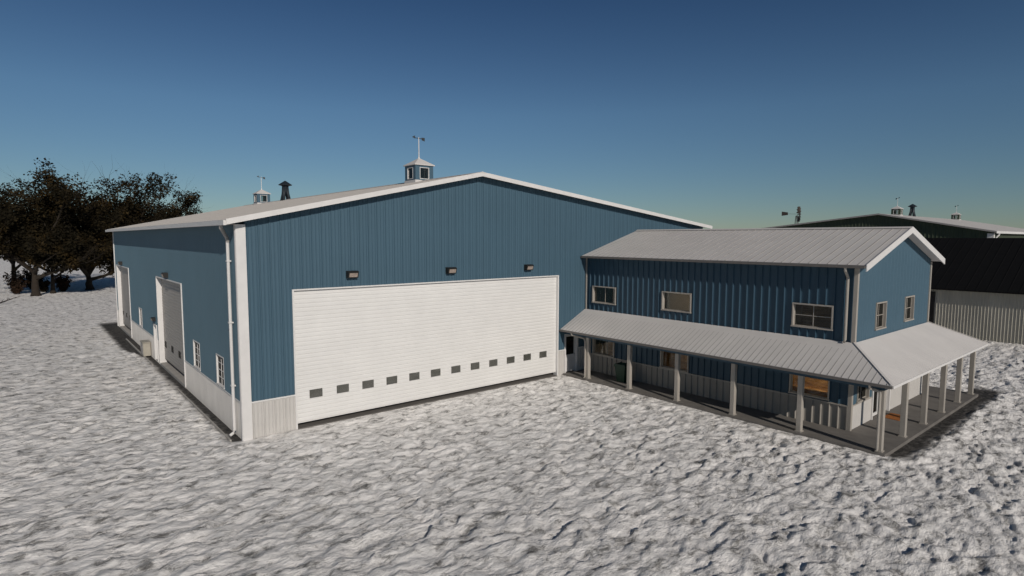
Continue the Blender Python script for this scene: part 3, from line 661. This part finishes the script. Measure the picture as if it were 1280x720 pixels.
GX, GYN, GYR, GYF = 76.0, -7.2, 4.45, 24.5
gsh = thing('green_machine_shed', (GX, GYR, 0), 'distant dark green machine shed with pale roof rising above the black-roofed shed', 'shed')
GZ0, GZR, GZ1 = 8.39, 10.66, 8.45
def groof(y): return GZ0 + (y - GYN) * (GZR - GZ0) / (GYR - GYN) if y <= GYR else GZR + (y - GYR) * (GZ1 - GZR) / (GYF - GYR)
GL = 37.0
mb = MB(); clad(mb, Wall('x', GX + 0.45, -1), GYN + 0.4, GYF - 0.4, -0.1, lambda y: groof(y) - 0.1, [], 0.40, 0.05, [GYR]); clad(mb, Wall('y', GYN + 0.4, -1), GX + 0.45, GX + GL, -0.1, 8.25, [], 0.40, 0.05)
clad(mb, Wall('x', GX + GL, 1), GYN + 0.4, GYF - 0.4, -0.1, lambda y: groof(y) - 0.1, [], 0.40, 0.05, [GYR]); clad(mb, Wall('y', GYF - 0.4, 1), GX + 0.45, GX + GL, -0.1, 8.25, [], 0.40, 0.05); mb.build('wall', GREEN, gsh)
mb = MB()
slope_roof(mb, (GX, GYN, GZ0), (GX + GL + .4, GYN, GZ0), (GX, GYR, GZR), (GX + GL + .4, GYR, GZR), 0.09)
slope_roof(mb, (GX + GL + .4, GYF, GZ1), (GX, GYF, GZ1), (GX + GL + .4, GYR + .001, GZR), (GX, GYR + .001, GZR), 0.09)
x = GX + 0.3
while x < GX + GL: rib(mb, (x, GYN, GZ0), (x, GYR - 0.05, GZR - 0.02), 0.07, 0.04); x += 0.6
mb.build('roof', ROOF, gsh)
mb = MB(); mb.box(GX, GX + GL + .4, GYN - 0.06, GYN - 0.002, GZ0 - 0.24, GZ0 + 0.02); mb.build('gutter', WHITE, gsh)
mb = MB()
for a, b in ((GYN, GYR), (GYR, GYF)):
    mb.prism([(GX - 0.05, a, groof(a) + 0.02), (GX - 0.05, b, groof(b) + 0.02), (GX - 0.05, b, groof(b) - 0.16), (GX - 0.05, a, groof(a) - 0.16)], (0.047, 0, 0))
mb.build('fascia', GUT, gsh)
mb = MB(); mb.box(GX + 0.36, GX + 0.45, GYN + 0.33, GYN + 0.85, -0.1, 8.15); mb.box(GX + 0.36, GX + 0.85, GYN + 0.26, GYN + 0.34, -0.1, 8.15); mb.build('corner_trim', WHITE, gsh)
mb = MB(); mb.tube([(GX + 1.3, GYN - 0.03, 8.2), (GX + 1.3, GYN, 8.0), (GX + 1.0, GYN + 0.28, 7.5), (GX + 1.0, GYN + 0.28, 0)], 0.09, 8); mb.build('downpipe', WHITE, gsh)
cupola(gsh, 82.6, GYR, GZR, 0.95, GREEN, vane=60); cupola(gsh, 110.0, GYR, GZR, 0.95, GREEN, vane=60); roof_vent(gsh, 88.6, GYR, GZR, 1.05)

# windpump beyond
wp = thing('windpump', (121.7, 34.8, 0), 'farm windpump seen edge-on with its tail vane beyond the green shed', 'windpump')
hub = Vector((121.7, 34.8, 12.75)); ax = Vector((-0.24, 0.971, 0)); up = Vector((0, 0, 1)); sd = ax.cross(up)
mb = MB()
for i, j in ((-1, -1), (1, -1), (1, 1), (-1, 1)):
    mb.bar((hub.x + i * 1.1, hub.y + j * 1.1, 0), (hub.x + i * 0.12 - ax.x * -0.35, hub.y + j * 0.12 + ax.y * 0.35, 12.4), 0.09, 0.09)
for k in range(6):
    z = 1.5 + k * 1.7; w = 1.1 - 0.98 * z / 12.4
    c = [Vector((hub.x + i * w + 0.15 * z / 12.4, hub.y + j * w + 0.32 * z / 12.4, z)) for i, j in ((-1, -1), (1, -1), (1, 1), (-1, 1))]
    for q in range(4): mb.bar(c[q], c[(q + 1) % 4], 0.06, 0.06)
mb.build('tower', RUST, wp)
mb = MB(); c0 = hub - ax * 0.25
nb = 14
for k in range(nb):
    t0 = 2 * math.pi * k / nb; d0 = sd * math.cos(t0) + up * math.sin(t0); d1 = sd * math.cos(t0 + 0.30) + up * math.sin(t0 + 0.30)
    mb.prism([c0 + d0 * 0.55, c0 + d0 * 1.65, c0 + d1 * 1.65 + ax * 0.42, c0 + d1 * 0.55 + ax * 0.16], ax * 0.03)
    mb.bar(c0, c0 + d0 * 0.6, 0.04, 0.04)
mb.lathe((c0.x, c0.y, c0.z - 0.15), [(0.16, 0), (0.2, 0.15), (0.16, 0.3)], 10); mb.build('wheel', RUST, wp)
mb = MB(); mb.bar(c0, hub + ax * 2.2 + up * 0.12, 0.045, 0.045)
a = hub + ax * 2.1 + up * 0.15; mb.prism([a - up * 0.28, a + up * 0.28, a + ax * 1.25 + up * 0.48, a + ax * 1.25 - up * 0.44], sd * 0.03); mb.build('tail_vane', RUST, wp)

# ------------------------------------------------------------------ trees
def make_tree(name, loc, h, rad, seed, label, low=0.2, lean=(0, 0), nleaf=9000, leaf=0.30, tr=0.45, group='trees left of the shed', asym=(0, 0), m=LEAF, forks=1):
    rnd = random.Random(seed); t = thing(name, loc, label, 'tree', group); L0 = Vector(loc)
    T = MB(); tips = []
    def branch(p, d, ln, r, lev):
        n = 5; pts = [p]; rs = [r]; q = p.copy(); dd = d.copy()
        for i in range(n):
            dd = (dd + Vector((rnd.uniform(-1, 1), rnd.uniform(-1, 1), rnd.uniform(-0.5, 0.9))) * (0.13 + 0.06 * lev)).normalized()
            q = q + dd * (ln / n); pts.append(q.copy()); rs.append(r * (1 - 0.72 * (i + 1) / n))
            if lev < 3 and i >= (1 if lev else 1):
                for _ in range(2 if lev < 2 else 2):
                    a = rnd.uniform(0, 2 * math.pi); out = Vector((math.cos(a), math.sin(a), rnd.uniform(-0.1, 0.75))).normalized()
                    nd = (dd * 0.55 + out * 0.85).normalized()
                    branch(q.copy(), nd, ln * rnd.uniform(0.42, 0.66), rs[-1] * 0.62, lev + 1)
            if lev >= 2: tips.append(q.copy())
        T.tube(pts, rs, 8 if lev == 0 else (6 if lev == 1 else 4), cap=(lev == 0))
    base = Vector((0, 0, -0.3)); th = h * low
    stem = []; 
    nst = 4
    for i in range(nst + 1):
        f = i / nst; stem.append(L0 + base + Vector((lean[0] * f * th + rnd.uniform(-.08, .08) * (i > 0), lean[1] * f * th, f * (th + 0.3))))
    T.tube(stem, [tr * (1.35 if i == 0 else 1.0 - 0.12 * i) for i in range(nst + 1)], 12)
    nl = 7
    for k in range(nl):
        a = 2 * math.pi * (k + rnd.uniform(-.3, .3)) / nl; tilt = 0.25 if k == 0 else (rnd.uniform(0.5, 1.3) if k < 5 else rnd.uniform(1.05, 1.5))
        d = Vector((math.cos(a) * math.sin(tilt) + asym[0] * 0.25, math.sin(a) * math.sin(tilt) + asym[1] * 0.25, math.cos(tilt) + 0.12)).normalized()
        ln = (h - th) * (0.82 if k == 0 else 0.62) * (0.75 + 0.25 * math.cos(tilt)) * rnd.uniform(0.8, 1.05)
        ln = min(ln, rad * 1.15 / max(0.25, math.sin(tilt)))
        st = stem[-1] if k < 6 else stem[-2]
        branch(st.copy(), d, ln, tr * 0.5, 1)
    # uneven crown: clusters of leaves hang on the twig ends, plus loose ones
    C = MB(); v = []; f = []
    cx = L0 + Vector((lean[0] * th + asym[0] * rad * 0.4, lean[1] * th + asym[1] * rad * 0.4, 0))
    tips = [p for p in tips if L0.z + h * 0.09 < p.z < L0.z + h * 1.02 and (p.xy - cx.xy).length < rad * 1.15]
    rnd.shuffle(tips)
    centres = tips
    for i in range(nleaf):
        c = rnd.choice(centres); g = 0.27 * rad / 5.0 + 0.10
        p = c + Vector((rnd.gauss(0, g), rnd.gauss(0, g), rnd.gauss(0, g * 0.7)))
        a = Vector((rnd.uniform(-1, 1), rnd.uniform(-1, 1), rnd.uniform(-.7, .7))).normalized(); b = a.cross(Vector((rnd.uniform(-1, 1), rnd.uniform(-1, 1), rnd.uniform(-1, 1)))).normalized()
        s = leaf * rnd.uniform(0.45, 1.1)
        n = len(C.v)
        C.v += [tuple(p - a * s * 0.6), tuple(p + b * s * 0.34 - a * s * 0.05), tuple(p + a * s * 0.62), tuple(p - b * s * 0.34 + a * s * 0.1)]
        C.f.append((n, n + 1, n + 2, n + 3))
    T.build('trunk', TRUNK, t, True); C.build('crown', m, t)
    return t
make_tree('broadleaf_tree', (-4.95, 73.1, 0), 16.6, 5.6, 3, 'tall brown-leaved tree with a thick straight trunk at the left edge of the yard', 0.18, (0.0, 0), 34000, 0.36, 0.50, asym=(-0.35, 0))
make_tree('broadleaf_tree', (-3.15, 76.5, 0), 15.0, 5.0, 5, 'brown-leaved tree between the thick-trunked one and the fork-trunked one', 0.18, (0, 0), 28000, 0.36, 0.30, asym=(0.2, 0))
make_tree('broadleaf_tree', (1.1, 80.1, 0), 15.2, 6.0, 8, 'brown-leaved tree with a low forking trunk nearest the shed corner', 0.13, (0.0, 0), 30000, 0.36, 0.55, asym=(0.5, 0))
make_tree('broadleaf_tree', (7.3, 84.0, 0), 17.0, 5.2, 13, 'tallest round crown rising directly behind the far shed corner', 0.22, (0, 0), 24000, 0.36, 0.45)
make_tree('broadleaf_tree', (10.6, 86.0, 0), 14.6, 5.4, 22, 'lower crown showing just above the shed eave, furthest right of the trees', 0.22, (0, 0), 30000, 0.36, 0.4)
make_tree('broadleaf_tree', (-7.2, 92.0, 0), 15.5, 5.6, 34, 'tree standing behind the thick-trunked one, half hidden by it', 0.22, (0, 0), 20000, 0.36, 0.42)

def shrub(loc, h, r, seed, label, m, n=900):
    rnd = random.Random(seed); t = thing('shrub', loc, label, 'shrub', 'shrubs under the trees'); L0 = Vector(loc); S = MB(); C = MB()
    for k in range(16):
        a = rnd.uniform(0, 6.28); q = rnd.uniform(0.2, 1.0) * r
        e = L0 + Vector((math.cos(a) * q, math.sin(a) * q, h * rnd.uniform(0.6, 1.0))); S.tube([L0 + Vector((0, 0, -0.1)), (L0 + e) / 2 + Vector((0, 0, h * 0.12)), e], [0.05, 0.035, 0.012], 5)
        for i in range(n // 16):
            f = rnd.uniform(0.12, 1.05); p = L0 + (e - L0) * f + Vector((rnd.gauss(0, .16), rnd.gauss(0, .16), rnd.gauss(0, .14)))
            a2 = Vector((rnd.uniform(-1, 1), rnd.uniform(-1, 1), rnd.uniform(-1, 1))).normalized(); b2 = a2.cross(Vector((rnd.uniform(-1, 1), rnd.uniform(-1, 1), 0.3))).normalized(); s = rnd.uniform(0.09, 0.2)
            k0 = len(C.v); C.v += [tuple(p - a2 * s), tuple(p + b2 * s * 0.5), tuple(p + a2 * s), tuple(p - b2 * s * 0.5)]; C.f.append((k0, k0 + 1, k0 + 2, k0 + 3))
    S.build('stem', TRUNK, t, True); C.build('foliage', m, t)
shrub((-1.96, 78.6, 0), 2.3, 0.95, 2, 'upright rust-brown shrub between the two right-hand trunks', LEAFR, 1500)
shrub((-6.9, 77.5, 0), 2.5, 1.5, 4, 'thin brown shrub just left of the thick trunk', LEAFR, 1300)
shrub((-4.0, 79.5, 0), 2.0, 1.3, 6, 'low dark twiggy shrub behind the middle trunk', LEAF, 900)
shrub((-5.2, 86.0, 0), 3.6, 2.2, 18, 'tall dark thicket behind the thick-trunked tree', LEAF, 1700)
rnd = random.Random(5); mb = MB(); p = Vector((-8.6, 62.4, 0.12)); pts = [p]; 
for i in range(7): p = p + Vector((0.26, 0.42, rnd.uniform(-0.03, 0.09))); pts.append(p)
mb.tube(pts, [0.09, 0.085, 0.075, 0.065, 0.055, 0.045, 0.035, 0.02], 7)
for i in (2, 3, 4, 5, 6):
    d = Vector((rnd.uniform(-.3, .8), rnd.uniform(-.6, .6), rnd.uniform(.15, .4))); mb.tube([pts[i], pts[i] + d * 0.5, pts[i] + d], [0.035, 0.025, 0.01], 5)
o = mb.build('fallen_branch', TRUNK, None, True); tag(o, 'dark fallen branch lying on the snow near the trees', 'branch')

# ------------------------------------------------------------------ sun, sky, camera
AZ, EL = 13.5, 26.0
w = bpy.data.worlds.new('World'); SC.world = w; w.use_nodes = True
N = w.node_tree.nodes; L = w.node_tree.links; bg = N['Background']
sky = N.new('ShaderNodeTexSky'); sky.sky_type = 'NISHITA'; sky.sun_disc = False
sky.sun_elevation = R(EL); sky.sun_rotation = R(180 + AZ); sky.altitude = 200; sky.air_density = 1.0; sky.dust_density = 0.0; sky.ozone_density = 3.0
hs = N.new('ShaderNodeMix'); hs.data_type = 'RGBA'; hs.blend_type = 'MULTIPLY'; hs.inputs[0].default_value = 1.0
tcw = N.new('ShaderNodeTexCoord'); sp = N.new('ShaderNodeSeparateXYZ'); L.new(tcw.outputs['Generated'], sp.inputs[0])
rw = N.new('ShaderNodeValToRGB'); cr = rw.color_ramp; cr.elements[0].position = 0.0; cr.elements[0].color = (0.85, 1.00, 1.13, 1); cr.elements[1].position = 0.45; cr.elements[1].color = (0.37, 0.60, 0.86, 1)
e = cr.elements.new(0.75); e.color = (0.52, 0.56, 0.56, 1)
e = cr.elements.new(0.2); e.color = (0.90, 1.12, 1.26, 1)
L.new(sp.outputs['Z'], rw.inputs['Fac']); L.new(sky.outputs['Color'], hs.inputs[6]); L.new(rw.outputs['Color'], hs.inputs[7])
L.new(hs.outputs[2], bg.inputs['Color']); bg.inputs['Strength'].default_value = 0.05
ld = bpy.data.lights.new('sun', 'SUN'); ld.energy = 4.1; ld.angle = R(0.5); ld.color = (1.0, 0.925, 0.835)
lo = bpy.data.objects.new('sun', ld); COL.objects.link(lo)
d = Vector((math.sin(R(AZ)) * math.cos(R(EL)), math.cos(R(AZ)) * math.cos(R(EL)), -math.sin(R(EL))))
lo.rotation_euler = d.to_track_quat('-Z', 'Y').to_euler(); lo.location = (-20, -60, 40)

cam = bpy.data.cameras.new('camera'); co = bpy.data.objects.new('camera', cam); COL.objects.link(co)
cam.sensor_width = 36; cam.lens = 36 * 731.45 / 1280; cam.clip_start = 0.1; cam.clip_end = 20000
yaw, pit, rol = 0.6957, -0.0851, 0.0026
F = Vector((math.sin(yaw) * math.cos(pit), math.cos(yaw) * math.cos(pit), math.sin(pit))); Rt = Vector((math.cos(yaw), -math.sin(yaw), 0)); U = Rt.cross(F)
Rt2 = Rt * math.cos(rol) + U * math.sin(rol); U2 = U * math.cos(rol) - Rt * math.sin(rol)
M = Matrix((Rt2, U2, -F)).transposed().to_4x4(); M.translation = Vector((-5.944, -22.631, 7.5)); co.matrix_world = M
SC.camera = co
SC.view_settings.view_transform = 'Standard'; SC.view_settings.look = 'None'; SC.view_settings.exposure = -0.50; SC.view_settings.gamma = 1.0
SC.cycles.max_bounces = 6; SC.cycles.transparent_max_bounces = 8
try: SC.cycles.use_denoising = True
except Exception: pass
